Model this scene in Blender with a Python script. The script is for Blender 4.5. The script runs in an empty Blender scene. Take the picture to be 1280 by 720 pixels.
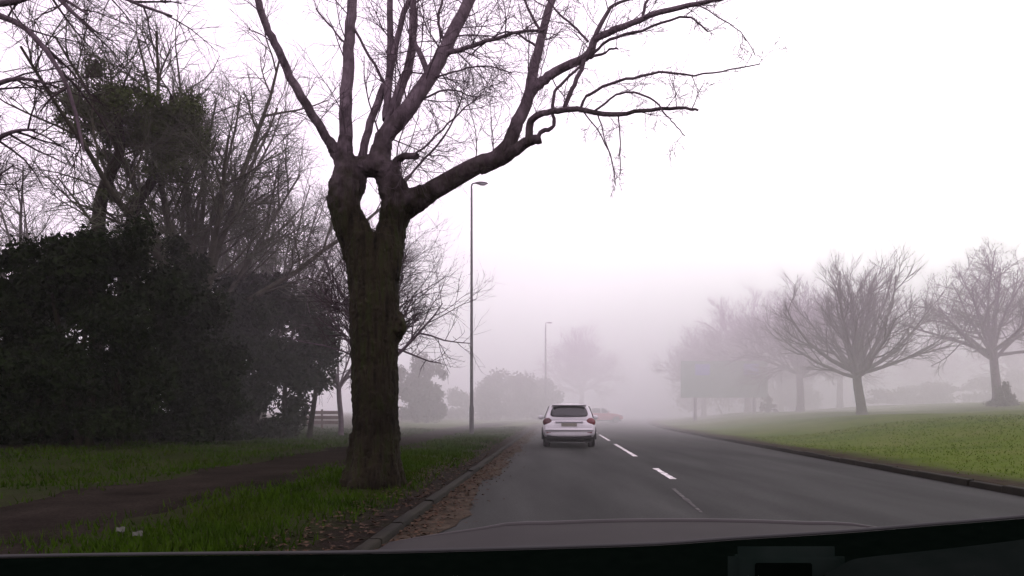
import bpy, bmesh, math, random
import numpy as np
from mathutils import Vector, Matrix

scene = bpy.context.scene
C = scene.collection
R = math.radians
F = 900.0; CX = 640.0; HY = 512.0; CAMH = 1.3

# ------------------------------------------------------------------ layout helpers
def P(px, py, Y):
    """world point at depth Y that the photograph shows at pixel (px, py)"""
    return Vector(((px - CX) * Y / F, Y, CAMH + (HY - py) * Y / F))

KT_L, KT_R = -1.63, 6.95       # kerb faces, metres either side of the lane the camera drives in
def cx_road(y):
    s = 0.0633 * y
    if y > 40: s += 0.0021 * (min(y, 130) - 40) ** 2 + (0.378 * (y - 130) if y > 130 else 0)
    return s
def sst(a, b, x):
    u = min(1, max(0, (x - a) / (b - a))); return u * u * (3 - 2 * u)
def gz(x, y):
    t = x - cx_road(y)
    if KT_L < t < KT_R: return -0.06
    und = 0.03 * math.sin(x * 0.9 + 1.3 * math.sin(y * 0.31)) + 0.03 * math.sin(y * 0.55 + x * 0.4)
    if t <= KT_L:
        a = -t
        e = sst(1.75, 2.6, a)
        return 0.11 + und * e * (0.15 if 3.7 < a < 7.3 else 1) + 0.05 * e + 0.5 * sst(7.5, 22, a)
    far = 1 - 0.55 * sst(60, 120, y)
    return 0.11 + und * sst(7.1, 8.5, t) + far * (1.0 * sst(7.6, 18, t) + 0.75 * sst(18, 32, t)) * (0.35 + 0.65 * sst(4, 32, y))

# ------------------------------------------------------------------ object helpers
def props(o, label=None, cat=None, group=None, kind=None):
    if label: o['label'] = label
    if cat: o['category'] = cat
    if group: o['group'] = group
    if kind: o['kind'] = kind
    return o
def thing(name, label, cat, loc=(0, 0, 0), rz=0, group=None):
    o = bpy.data.objects.new(name, None); C.objects.link(o)
    o.location = loc; o.rotation_euler = (0, 0, rz); o.empty_display_size = .3
    return props(o, label, cat, group)
def link(name, me, mat, parent=None, keep=False):
    o = bpy.data.objects.new(name, me); C.objects.link(o)
    if mat is not None and not me.materials: me.materials.append(mat)
    if parent is not None:
        o.parent = parent
        if keep: o.matrix_parent_inverse = Matrix.Translation(-Vector(parent.location))
    return o
def copy_tree(o, loc, rz, label, scale=1.0, parent=None):
    c = o.copy(); C.objects.link(c)
    if parent is None:
        c.location = loc; c.rotation_euler = (0, 0, rz); c.scale = (scale,) * 3 if not isinstance(scale, tuple) else scale; c['label'] = label
    else:
        c.parent = parent
    for ch in list(o.children):
        copy_tree(ch, None, 0, None, 1, c)
    return c
def np_mesh(name, V, Fq, smooth=False):
    V = np.asarray(V, dtype=np.float32); Fq = np.asarray(Fq, dtype=np.int32)
    me = bpy.data.meshes.new(name); k = Fq.shape[1]
    me.vertices.add(len(V)); me.vertices.foreach_set('co', V.ravel())
    me.loops.add(Fq.size); me.loops.foreach_set('vertex_index', Fq.ravel())
    me.polygons.add(len(Fq)); me.polygons.foreach_set('loop_start', np.arange(0, Fq.size, k, dtype=np.int32))
    me.polygons.foreach_set('loop_total', np.full(len(Fq), k, dtype=np.int32))
    if smooth: me.polygons.foreach_set('use_smooth', np.ones(len(Fq), dtype=bool))
    me.update(calc_edges=True); me.validate(); return me

class Tubes:
    def __init__(s): s.V = []; s.F = []; s.n = 0
    def path(s, pts, rad, sides=5):
        P_ = np.array([tuple(p) for p in pts], dtype=float); n = len(P_)
        T = np.gradient(P_, axis=0); T /= (np.linalg.norm(T, axis=1)[:, None] + 1e-9)
        ref = np.array([0.0, 0.0, 1.0]) if abs(T[0][2]) < .8 else np.array([1.0, 0.0, 0.0])
        u = np.cross(T, ref); u /= (np.linalg.norm(u, axis=1)[:, None] + 1e-9)
        for i in range(1, n):
            if np.dot(u[i], u[i - 1]) < 0: u[i] = -u[i]
        w = np.cross(T, u)
        a = np.arange(sides) * 2 * math.pi / sides
        r = np.asarray(rad, dtype=float)[:, None, None]
        ring = P_[:, None, :] + r * (np.cos(a)[None, :, None] * u[:, None, :] + np.sin(a)[None, :, None] * w[:, None, :])
        s.V.append(ring.reshape(-1, 3))
        i = np.arange(n - 1)[:, None] * sides; j = np.arange(sides)[None, :]; jn = (j + 1) % sides
        q = np.stack([i + j, i + jn, i + sides + jn, i + sides + j], -1).reshape(-1, 4) + s.n
        s.F.append(q); s.n += n * sides
    def mesh(s, name, smooth=True):
        return np_mesh(name, np.concatenate(s.V), np.concatenate(s.F), smooth)

def spline(pts, k=4):
    """Catmull-Rom through Vectors"""
    out = []
    n = len(pts)
    for i in range(n - 1):
        p0 = pts[max(i - 1, 0)]; p1 = pts[i]; p2 = pts[i + 1]; p3 = pts[min(i + 2, n - 1)]
        for j in range(k):
            t = j / k; t2 = t * t; t3 = t2 * t
            out.append(0.5 * ((2 * p1) + (p2 - p0) * t + (2 * p0 - 5 * p1 + 4 * p2 - p3) * t2 + (3 * p1 - p0 - 3 * p2 + p3) * t3))
    out.append(pts[-1].copy()); return out

def rvec(rng):
    while True:
        v = Vector((rng.uniform(-1, 1), rng.uniform(-1, 1), rng.uniform(-1, 1)))
        if .05 < v.length < 1: return v.normalized()
def branch(rng, p, d, L, r, nseg=4, wob=.18, trop=.05, tropv=Vector((0, 0, 1)), taper=.35):
    pts = [p.copy()]; d = d.normalized(); rad = [r]
    for i in range(nseg):
        d = (d + rvec(rng) * wob + tropv * trop).normalized()
        p = p + d * (L / nseg); pts.append(p.copy()); rad.append(r * (1 - (1 - taper) * (i + 1) / nseg))
    return pts, rad
def at(pts, rad, f):
    x = f * (len(pts) - 1); i = min(int(x), len(pts) - 2); u = x - i
    return pts[i].lerp(pts[i + 1], u), (pts[i + 1] - pts[i]).normalized(), rad[i] * (1 - u) + rad[i + 1] * u
def grow(tubes, rng, pts, rad, lev, cfg):
    """add sub-branches along an existing branch; cfg = list of dicts by level"""
    if lev >= len(cfg): return
    c = cfg[lev]; tb = tubes[min(lev, len(tubes) - 1)]
    for k in range(c['n']):
        f = c.get('f0', .25) + (1 - c.get('f0', .25)) * (k + rng.random()) / c['n']
        p, t, r = at(pts, rad, min(f, .999))
        ax = t.cross(rvec(rng)).normalized()
        ang = R(rng.uniform(*c['ang']))
        d = Matrix.Rotation(ang, 3, ax) @ t
        if d.z < c.get('zmin', -9): d.z = c.get('zmin') + .1
        L = c['L'] * rng.uniform(.6, 1.25) * (1 - .45 * f)
        rr = max(min(r * .75, c['r']) * rng.uniform(.7, 1.1), .003)
        q, qr = branch(rng, p, d, L, rr, c.get('seg', 3), c.get('wob', .2), c.get('trop', .05), taper=c.get('tap', .4))
        tb.path(q, qr, c.get('sides', 4))
        grow(tubes, rng, q, qr, lev + 1, cfg)

def leaves(nprng, lumps, n, size, flat=.35, shell=.55):
    """n leaf quads through a set of ellipsoids (cx,cy,cz,rx,ry,rz)"""
    lumps = np.array(lumps, float)
    w = (lumps[:, 3] * lumps[:, 4] * lumps[:, 5]) ** .75; w /= w.sum()
    idx = nprng.choice(len(lumps), n, p=w)
    d = nprng.normal(size=(n, 3)); d /= np.linalg.norm(d, axis=1)[:, None]
    rr = nprng.random(n) ** shell
    fuzz = 1 + .10 * nprng.normal(size=n)
    c = lumps[idx, :3] + d * lumps[idx, 3:] * (rr * fuzz)[:, None]
    nrm = d * .7 + nprng.normal(size=(n, 3)) * .8; nrm[:, 2] += .3
    nrm /= np.linalg.norm(nrm, axis=1)[:, None]
    a = np.cross(nrm, nprng.normal(size=(n, 3))); a /= np.linalg.norm(a, axis=1)[:, None]
    b = np.cross(nrm, a)
    s = size * nprng.uniform(.6, 1.4, n)[:, None]
    V = np.stack([c - a * s, c + b * s * flat - nrm * s * .1, c + a * s, c - b * s * flat - nrm * s * .1], 1).reshape(-1, 3)
    return V, np.arange(4 * n).reshape(n, 4)

# ------------------------------------------------------------------ materials
def new_mat(name):
    m = bpy.data.materials.new(name); m.use_nodes = True
    nt = m.node_tree; b = nt.nodes['Principled BSDF']; return m, nt, b
def noise_mat(name, cols, scale=6, rough=.9, bump=0, bscale=40, spec=.2, metal=0, stretch=None, detail=6, bdist=.02, scale2=None):
    m, nt, b = new_mat(name); N = nt.nodes; Lk = nt.links
    tc = N.new('ShaderNodeTexCoord'); mp = N.new('ShaderNodeMapping'); Lk.new(tc.outputs['Object'], mp.inputs[0])
    if stretch: mp.inputs['Scale'].default_value = stretch
    no = N.new('ShaderNodeTexNoise'); no.inputs['Scale'].default_value = scale; no.inputs['Detail'].default_value = detail
    Lk.new(mp.outputs[0], no.inputs['Vector'])
    cr = N.new('ShaderNodeValToRGB'); el = cr.color_ramp.elements
    for i, c in enumerate(cols):
        pos = .3 + .4 * i / max(1, len(cols) - 1)
        e = el[i] if i < 2 else el.new(pos)
        e.position = pos; e.color = (*c, 1)
    Lk.new(no.outputs['Fac'], cr.inputs[0])
    out = cr.outputs[0]
    if scale2:
        n2 = N.new('ShaderNodeTexNoise'); n2.inputs['Scale'].default_value = scale2; n2.inputs['Detail'].default_value = 4
        Lk.new(tc.outputs['Object'], n2.inputs['Vector'])
        mr = N.new('ShaderNodeMapRange'); mr.inputs[1].default_value = .3; mr.inputs[2].default_value = .7; mr.inputs[3].default_value = .65; mr.inputs[4].default_value = 1.3
        Lk.new(n2.outputs['Fac'], mr.inputs[0])
        mx = N.new('ShaderNodeVectorMath'); mx.operation = 'SCALE'; Lk.new(out, mx.inputs[0]); Lk.new(mr.outputs[0], mx.inputs['Scale']); out = mx.outputs[0]
    Lk.new(out, b.inputs['Base Color'])
    b.inputs['Roughness'].default_value = rough; b.inputs['Specular IOR Level'].default_value = spec; b.inputs['Metallic'].default_value = metal
    if bump:
        bn = N.new('ShaderNodeTexNoise'); bn.inputs['Scale'].default_value = bscale; bn.inputs['Detail'].default_value = 6
        Lk.new(mp.outputs[0], bn.inputs['Vector'])
        bp = N.new('ShaderNodeBump'); bp.inputs['Strength'].default_value = bump; bp.inputs['Distance'].default_value = bdist
        Lk.new(bn.outputs['Fac'], bp.inputs['Height']); Lk.new(bp.outputs[0], b.inputs['Normal'])
    return m
def plain(name, col, rough=.5, metal=0, spec=.5):
    c2 = tuple(min(1, v * 1.12) for v in col); c1 = tuple(v * .88 for v in col)
    return noise_mat(name, [c1, c2], 7, rough, 0, 1, spec, metal)

M = {}
M['bark'] = noise_mat('bark', [(.006, .005, .003), (.020, .017, .010), (.018, .023, .007)], 9, .95, 1, 13, .1, stretch=(1.6, 1.6, .22), bdist=.10, scale2=1.2)
def street_bark():  # upper limbs paler and mauve: bright sky veil painted into the bark
    m = M['bark'].copy(); m.name = 'street_bark_veiled'; nt = m.node_tree; N = nt.nodes; Lk = nt.links; b = N['Principled BSDF']
    src = b.inputs['Base Color'].links[0].from_socket
    no = N.new('ShaderNodeTexNoise'); no.inputs['Scale'].default_value = 5; no.inputs['Detail'].default_value = 6
    tc = N.new('ShaderNodeTexCoord'); Lk.new(tc.outputs['Object'], no.inputs['Vector'])
    cr = N.new('ShaderNodeValToRGB'); cr.color_ramp.elements[0].position = .3; cr.color_ramp.elements[0].color = (.085, .064, .074, 1); cr.color_ramp.elements[1].position = .7; cr.color_ramp.elements[1].color = (.19, .148, .168, 1)
    Lk.new(no.outputs['Fac'], cr.inputs[0])
    ge = N.new('ShaderNodeNewGeometry'); sp = N.new('ShaderNodeSeparateXYZ'); Lk.new(ge.outputs['Position'], sp.inputs[0])
    ad = N.new('ShaderNodeMath'); ad.operation = 'MULTIPLY_ADD'; Lk.new(no.outputs['Fac'], ad.inputs[0]); ad.inputs[1].default_value = 1.6; Lk.new(sp.outputs['Z'], ad.inputs[2])
    mr = N.new('ShaderNodeMapRange'); mr.inputs[1].default_value = 5.2; mr.inputs[2].default_value = 7.2; Lk.new(ad.outputs[0], mr.inputs[0])
    mx = N.new('ShaderNodeMix'); mx.data_type = 'RGBA'; Lk.new(mr.outputs[0], mx.inputs[0]); Lk.new(src, mx.inputs[6]); Lk.new(cr.outputs[0], mx.inputs[7])
    Lk.new(mx.outputs[2], b.inputs['Base Color']); return m
M['street_bark'] = street_bark()
M['limb'] = noise_mat('limb_bark_veiled', [(.065, .048, .056), (.13, .10, .115)], 7, .95, .5, 30, .1, bdist=.02)  # lightened mauve, the hazy veil over the boughs painted into the colour
M['twig'] = noise_mat('twig_bark', [(.030, .022, .022), (.055, .042, .043)], 3, .9, 0, 1, .1)
M['limb_green'] = noise_mat('lichen_limb', [(.035, .034, .022), (.07, .066, .046)], 5, .9, .4, 25, .05)
M['twig_green'] = noise_mat('lichen_twig', [(.050, .056, .034), (.088, .095, .062)], 2, .9, 0, 1, .1)
M['holly'] = noise_mat('holly_leaf', [(.003, .006, .0015), (.013, .022, .006)], 1.5, .8, 0, 1, .04)
M['ivy'] = noise_mat('ivy_leaf', [(.034, .048, .013), (.064, .084, .028)], 1.2, .8, 0, 1, .05)
M['shrub'] = noise_mat('shrub_leaf', [(.025, .030, .015), (.055, .060, .030)], .9, .8, 0, 1, .1)
M['fieldshrub'] = noise_mat('field_shrub', [(.030, .040, .016), (.060, .075, .028)], .9, .8, 0, 1, .1)
M['leaf_litter'] = noise_mat('leaf_litter', [(.018, .010, .005), (.045, .026, .015), (.075, .050, .032)], 9, .9, 0, 1, .1)
M['asphalt'] = noise_mat('asphalt', [(.0135, .0145, .0130), (.0235, .025, .0225), (.0355, .0375, .034)], .7, .85, .35, 150, .12, stretch=(1.6, .22, 1), bdist=.01, scale2=60)
M['path'] = noise_mat('path_tarmac', [(.012, .0105, .0085), (.024, .0205, .0165)], 1.2, 1, .3, 90, 0, bdist=.01, scale2=35)
M['mud'] = noise_mat('gutter_mud', [(.018, .014, .009), (.040, .031, .021), (.056, .045, .032)], 4, .95, .5, 50, .05, bdist=.015, scale2=30)
M['kerb'] = noise_mat('kerb_stone', [(.007, .0065, .0035), (.014, .0128, .0075)], 3, .9, .5, 60, .15, bdist=.01, scale2=.6)
M['paint'] = noise_mat('road_paint', [(.25, .25, .24), (.62, .61, .58), (.72, .71, .69)], 12, .7, .2, 90, .3, scale2=3)
M['wornpaint'] = noise_mat('worn_road_paint', [(.030, .029, .028), (.06, .058, .056), (.11, .108, .10)], 9, .8, .2, 90, .1, scale2=5)
M['steel'] = noise_mat('lamp_steel', [(.035, .035, .034), (.070, .068, .068)], 4, .6, 0, 1, .3)
M['white'] = noise_mat('white_car_paint', [(.56, .56, .56), (.62, .62, .62)], 3, .3, 0, 1, .5)
M['red'] = noise_mat('red_car_paint', [(.42, .075, .095), (.50, .10, .12)], 3, .35, 0, 1, .5)
M['glass'] = plain('dark_car_glass', (.012, .013, .014), .12, 0, .6)
M['black'] = plain('black_plastic', (.008, .008, .008), .7, 0, .3)
M['tyre'] = noise_mat('tyre_rubber', [(.006, .006, .006), (.016, .015, .014)], 12, .9, 0, 1, .1)
M['rim'] = plain('alloy_rim', (.30, .30, .31), .35, .8)
M['tail'] = plain('tail_lamp', (.13, .022, .028), .25, 0, .5)
M['taildark'] = plain('tail_lamp_lens_dark', (.06, .010, .014), .25, 0, .5)
M['plate'] = noise_mat('number_plate', [(.17, .165, .13), (.22, .215, .17)], 20, .6, 0, 1, .3)
M['chrome'] = plain('bright_trim', (.55, .55, .56), .25, .9)
M['signgreen'] = noise_mat('sign_green', [(.13, .22, .16), (.16, .25, .19)], 2, .6, 0, 1, .3)
M['signblue'] = plain('sign_blue', (.17, .20, .40), .6)
M['signback'] = plain('sign_post', (.12, .10, .12), .7)
M['fence'] = noise_mat('fence_wood', [(.06, .035, .03), (.13, .08, .07)], 3, .9, .3, 40, .1)
M['paper'] = plain('paper', (.10, .105, .09), .9, 0, .1)
M['bonnet'] = noise_mat('bonnet_paint', [(.030, .029, .028), (.036, .035, .033)], 3, .75, 0, 1, .03)
M['bonnet_edge_highlight'] = plain('bonnet_edge_highlight', (.052, .050, .048), .6, 0, .1)  # paler than the bonnet: highlight along its leading edge painted in
M['dash'] = noise_mat('dash_plastic', [(.0008, .0018, .0012), (.0014, .0026, .0018)], 60, 1, 0, 400, 0, bdist=.001)
M['vent'] = noise_mat('vent_plastic', [(.005, .009, .007), (.008, .012, .010)], 30, 1, 0, 1, 0)
M['cowl'] = noise_mat('cowl_plastic', [(.0035, .0055, .0045), (.0055, .0075, .0065)], 30, 1, 0, 1, 0)
M['dash_highlight'] = plain('dash_edge_highlight', (.050, .052, .050), .8, 0, .05)  # pale strip: highlight along the dash edge put into its colour

def grass_mat():
    m, nt, b = new_mat('grass_ground'); N = nt.nodes; Lk = nt.links
    tc = N.new('ShaderNodeTexCoord')
    def ramp(scale, cols, detail=6):
        no = N.new('ShaderNodeTexNoise'); no.inputs['Scale'].default_value = scale; no.inputs['Detail'].default_value = detail
        Lk.new(tc.outputs['Object'], no.inputs['Vector']); cr = N.new('ShaderNodeValToRGB'); el = cr.color_ramp.elements
        for i, c in enumerate(cols):
            pos = .32 + .36 * i / (len(cols) - 1); e = el[i] if i < 2 else el.new(pos); e.position = pos; e.color = (*c, 1)
        Lk.new(no.outputs['Fac'], cr.inputs[0]); return cr.outputs[0]
    g = ramp(.55, [(.058, .092, .010), (.080, .120, .015), (.098, .124, .026)])
    s = ramp(2.2, [(.026, .018, .013), (.050, .034, .024), (.034, .036, .014)])
    at_ = N.new('ShaderNodeAttribute'); at_.attribute_name = 'soil'
    no = N.new('ShaderNodeTexNoise'); no.inputs['Scale'].default_value = 3.5; no.inputs['Detail'].default_value = 5; Lk.new(tc.outputs['Object'], no.inputs['Vector'])
    ad = N.new('ShaderNodeMath'); ad.operation = 'MULTIPLY_ADD'; Lk.new(no.outputs['Fac'], ad.inputs[0]); ad.inputs[1].default_value = .9; ad.inputs[2].default_value = -.45
    a2 = N.new('ShaderNodeMath'); a2.operation = 'ADD'; a2.use_clamp = True; Lk.new(ad.outputs[0], a2.inputs[0]); Lk.new(at_.outputs['Fac'], a2.inputs[1])
    mx = N.new('ShaderNodeMix'); mx.data_type = 'RGBA'; Lk.new(a2.outputs[0], mx.inputs[0]); Lk.new(g, mx.inputs[6]); Lk.new(s, mx.inputs[7])
    dm = N.new('ShaderNodeAttribute'); dm.attribute_name = 'shade_tone'
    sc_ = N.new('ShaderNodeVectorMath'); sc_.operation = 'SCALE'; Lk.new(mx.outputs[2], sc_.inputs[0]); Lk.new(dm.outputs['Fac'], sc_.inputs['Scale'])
    Lk.new(sc_.outputs[0], b.inputs['Base Color']); b.inputs['Roughness'].default_value = .95; b.inputs['Specular IOR Level'].default_value = .05
    bn = N.new('ShaderNodeTexNoise'); bn.inputs['Scale'].default_value = 25; bn.inputs['Detail'].default_value = 8; Lk.new(tc.outputs['Object'], bn.inputs['Vector'])
    bp = N.new('ShaderNodeBump'); bp.inputs['Strength'].default_value = .8; bp.inputs['Distance'].default_value = .06
    Lk.new(bn.outputs['Fac'], bp.inputs['Height']); Lk.new(bp.outputs[0], b.inputs['Normal'])
    return m
M['grass'] = grass_mat()
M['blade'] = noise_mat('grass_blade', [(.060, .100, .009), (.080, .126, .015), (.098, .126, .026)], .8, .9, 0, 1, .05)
M['blade_shaded'] = noise_mat('grass_blade_shade', [(.010, .024, .001), (.024, .052, .002), (.022, .032, .003)], .8, .9, 0, 1, .05)  # blade colours darkened, with the tree shade on the left painted in

# ------------------------------------------------------------------ ground, road, path, kerbs
def strip(name, tlines, ys, zfun, mat, kind='structure', attr=None, smooth=True):
    V = []; A = []
    for y in ys:
        for t in tlines:
            x = t + cx_road(y); V.append((x, y, zfun(x, y, t))); A.append(attr(t, y) if attr else 0)
    n = len(tlines); Fq = []
    for i in range(len(ys) - 1):
        for j in range(n - 1):
            a = i * n + j; Fq.append((a, a + 1, a + n + 1, a + n))
    me = np_mesh(name, V, Fq, smooth)
    if attr:
        at_ = me.attributes.new('soil', 'FLOAT', 'POINT'); at_.data.foreach_set('value', np.array(A, dtype=np.float32))
        a2 = me.attributes.new('shade_tone', 'FLOAT', 'POINT'); a2.data.foreach_set('value', np.array([shade_tone(t, y) for y in ys for t in tlines], dtype=np.float32))
    o = link(name, me, mat); o['kind'] = kind; return o
ys = list(np.concatenate([np.arange(-25, 2, 3), np.arange(2, 45, .6), np.arange(45, 120, 2.5), np.geomspace(120, 900, 22)]))
tl = [-700, -400, -250, -160, -110, -80, -60, -45, -35, -28, -23] + list(np.arange(-20, -8, .9)) + list(np.arange(-8, -2.6, .45)) + [-2.5, -2.3, -2.1, -1.95, -1.85, -1.75, -1.64, -1.55, 2.6, 6.87, 6.96, 7.07, 7.2, 7.35, 7.5, 7.7, 7.9, 8.2] + list(np.arange(8.6, 22, .8)) + [23, 25, 28, 32, 38, 46, 60, 80, 110, 160, 250, 400, 700]
def gzt(x, y, t):
    if -1.645 < t < 6.97: return -0.06
    return gz(x, y)
def shade_tone(t, y):                                   # left: tree shade painted into the ground colour; right: darker beside the kerb
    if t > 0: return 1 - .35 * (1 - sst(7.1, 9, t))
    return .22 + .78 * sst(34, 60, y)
def soil(t, y):
    if t < 0:
        a = -t
        v = .95 * (1 - sst(1.75, 3.0, a)) + .35 * sst(3.5, 4.1, a) * (1 - sst(6.8, 7.6, a)) + .9 * sst(11, 15, a) + .12
        return v
    return .95 * (1 - sst(7.25, 8.3, t)) + .02
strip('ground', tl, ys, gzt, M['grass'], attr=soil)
yr = list(np.concatenate([np.arange(-25, 2, 3), np.arange(2, 60, 1.0), np.arange(60, 140, 2.0), np.geomspace(140, 600, 14)]))
strip('road', [KT_L, -1.2, -.6, .2, 1, 2.1, 3.2, 4.3, 5.4, 6.2, KT_R], yr, lambda x, y, t: 0.025 * (1 - ((t - 2.66) / 4.29) ** 2), M['asphalt'])
rp = random.Random(5)
prof = {y: (rp.uniform(-.12, .12), rp.uniform(-.15, .15)) for y in yr}
def path_z(x, y, t): return gz(x, y) + .022
V = []; Fq = []
yp = list(np.arange(-20, 60, .5)); k = 7
for i, y in enumerate(yp):
    e0 = -6.85 + .25 * math.sin(y * 1.7) + rp.uniform(-.16, .16); e1 = -4.0 + .22 * math.sin(y * 1.1 + 2) + rp.uniform(-.16, .16)
    for j in range(k):
        t = e0 + (e1 - e0) * j / (k - 1); x = t + cx_road(y)
        V.append((x, y, gz(x, y) + (.022 if 0 < j < k - 1 else -.03)))
        if i and j: a = i * k + j; Fq.append((a - k - 1, a - k, a, a - 1))
o = link('footpath', np_mesh('footpath', V, Fq, True), M['path']); o['kind'] = 'structure'

V = []; Fq = []
yg = list(np.arange(-10, 70, .4)); rg_ = random.Random(8)
for i, y in enumerate(yg):
    e = -1.22 + .10 * math.sin(y * .9) + .05 * math.sin(y * 2.3) + rg_.uniform(-.05, .05)
    for j in range(4):
        t = -1.64 + (e + 1.64) * j / 3; V.append((t + cx_road(y), y, (.030, .022, .014, .004)[j] + .004 + .0006 * j * 0 + (0.025 * (1 - ((t - 2.66) / 4.29) ** 2))))
    if i:
        for j in range(3): a = (i - 1) * 4 + j; Fq.append((a, a + 1, a + 5, a + 4))
o = link('gutter_mud', np_mesh('gutter_mud', V, Fq, True), M['mud']); o['kind'] = 'structure'
def kerb(name, t0, t1):
    V = []; Fq = []; n = 0; y = -20.0
    r = random.Random(int(t0 * 10))
    while y < 140:
        L = .92; dz = r.uniform(-.012, .012); dt = r.uniform(-.008, .008)
        ring = []
        for yy in (y, y + L - .012):
            c = cx_road(yy) + dt
            for (t, z) in ((t0, -.05), (t0, .095 + dz), (t0 + .015 * (1 if t1 > t0 else -1), .108 + dz), (t1 - .01 * (1 if t1 > t0 else -1), .112 + dz), (t1, -.05)):
                V.append((t + c, yy, z))
        for j in range(4): Fq.append((n + j, n + j + 1, n + 6 + j, n + 5 + j))
        n += 10; y += L
    o = link(name, np_mesh(name, V, Fq), M['kerb']); o['kind'] = 'structure'
kerb('left_kerb', KT_L, KT_L - .125); kerb('right_kerb', KT_R, KT_R + .125)

# centre line dashes
def px_ground(px, py):
    Y = F * CAMH / (py - HY); return Y
dash_y = [(29.5, 36.5), (19.6, 26.6), (13.2, 15.6)] + [(39 + 9 * i, 45 + 9 * i) for i in range(7)]
rr = random.Random(3)
V = []; Fq = []
for di, (a, b) in enumerate(dash_y):
    n = max(4, int((b - a) / .25)); base = len(V)
    for i in range(n + 1):
        y = a + (b - a) * i / n
        w = .058 + rr.uniform(-.012, .008)
        for sx in (-1, 1):
            V.append((2.12 + sx * w + cx_road(y), y, .0255 + .004))
        if i: q = base + 2 * i; Fq.append((q - 2, q - 1, q + 1, q))
o = link('road_markings', np_mesh('road_markings', V, Fq), M['paint']); o['kind'] = 'structure'

V = []; Fq = []
for i in range(13):
    y = 8.9 + 2.7 * i / 12; w = .035 + rr.uniform(-.015, .01)
    for sx in (-1, 1): V.append((1.86 + sx * w + cx_road(y) - .03 * (11.5 - y), y, .0245 + .005))
    if i: q = 2 * i; Fq.append((q - 2, q - 1, q + 1, q))
o = link('worn_road_marking', np_mesh('worn_road_marking', V, Fq), M['wornpaint']); o['kind'] = 'structure'

# grass blades
nr = np.random.default_rng(11)
def blades(name, n, tr, ymax, size, mat, keep=None):
    y = 2.5 + (ymax - 2.5) * nr.random(n) ** 1.7; t = nr.uniform(*tr, n)
    V = np.zeros((n * 3, 3), np.float32); k = 0
    a = nr.uniform(0, 6.28, n); h = size * nr.uniform(.5, 1.5, n); lean = nr.uniform(-.6, .6, (n, 2))
    for i in range(n):
        if keep and not keep(t[i], y[i], nr): continue
        x = t[i] + cx_road(y[i]); z = gz(x, y[i]) - .01
        w = (.006 + .0007 * y[i]) * 1.0
        ca, sa = math.cos(a[i]) * w, math.sin(a[i]) * w
        V[k] = (x - ca, y[i] - sa, z); V[k + 1] = (x + ca, y[i] + sa, z)
        V[k + 2] = (x + lean[i, 0] * h[i], y[i] + lean[i, 1] * h[i], z + h[i]); k += 3
    V = V[:k]
    o = link(name, np_mesh(name, V, np.arange(k).reshape(-1, 3)), mat); o['kind'] = 'stuff'; return o
clump = lambda t, y, r: math.sin(t * 3.1 + 2 * math.sin(y * .8)) + math.sin(y * 1.9 + t) + r.normal() * .9 > -.6
g = blades('grass', 66000, (-4.7, -2.0), 45, .085, M['blade_shaded'], lambda t, y, r: clump(t, y, r) and (-t - 1.9) * .9 > r.random() and (t > -3.95 or r.random() < .35)); props(g, 'rough dark green grass on the verge between footpath and road', 'grass')
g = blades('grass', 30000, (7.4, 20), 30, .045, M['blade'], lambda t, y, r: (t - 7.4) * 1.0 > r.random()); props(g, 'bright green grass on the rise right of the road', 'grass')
g = blades('grass', 34000, (-13.5, -6.2), 40, .09, M['blade_shaded'], lambda t, y, r: clump(t, y, r) and (t < -6.8 or r.random() < .35)); props(g, 'dark grass between the footpath and the evergreen shrubs', 'grass')

# leaf litter in the left gutter and on the verge edge
n = 5200
y = 3 + 45 * nr.random(n) ** 1.5; t = np.where(nr.random(n) < .55, KT_L + .02 + np.abs(nr.normal(0, .24, n)), nr.uniform(-2.6, -1.75, n))
V = np.zeros((n * 4, 3), np.float32)
for i in range(n):
    x = t[i] + cx_road(y[i]); z = (.040 if t[i] > KT_L else max(gz(x, y[i]), .115)) + nr.uniform(.004, .02)
    a = nr.uniform(0, 6.28); s = nr.uniform(.018, .045); c, q = math.cos(a) * s, math.sin(a) * s
    V[4 * i] = (x - c, y[i] - q, z); V[4 * i + 1] = (x + q * .6, y[i] - c * .6, z + nr.uniform(0, .02)); V[4 * i + 2] = (x + c, y[i] + q, z + nr.uniform(0, .01)); V[4 * i + 3] = (x - q * .6, y[i] + c * .6, z + nr.uniform(0, .02))
o = link('fallen_leaves', np_mesh('fallen_leaves', V, np.arange(4 * n).reshape(n, 4)), M['leaf_litter']); props(o, 'brown fallen leaves along the left kerb', 'leaves', kind='stuff')

# scraps of paper on the grass
def scrap(label, px, py, w, h, rz):
    Y = F * (CAMH - .16) / (py - HY); p = P(px, py, Y); p.z = gz(p.x, p.y) + .05
    bm = bmesh.new(); nx = 6
    rows = []
    for j in range(4):
        rows.append([bm.verts.new(((i / nx - .5) * w, (j / 3 - .5) * h, .006 * math.sin(i * 1.1 + j) + .012 * j)) for i in range(nx + 1)])
    for j in range(3):
        for i in range(nx): bm.faces.new((rows[j][i], rows[j][i + 1], rows[j + 1][i + 1], rows[j + 1][i]))
    me = bpy.data.meshes.new('paper_scrap'); bm.to_mesh(me); bm.free()
    o = link('paper_scrap', me, M['paper']); o.location = p; o.rotation_euler = (.2, 0, rz); props(o, label, 'litter', 'scraps of litter on the grass')
scrap('flat white scrap of litter lying at the verge edge beside the footpath', 151, 671, .075, .02, .1)
scrap('slanting white scrap of litter on the verge grass, nearer the tree', 172, 676, .08, .018, .5)

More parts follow.
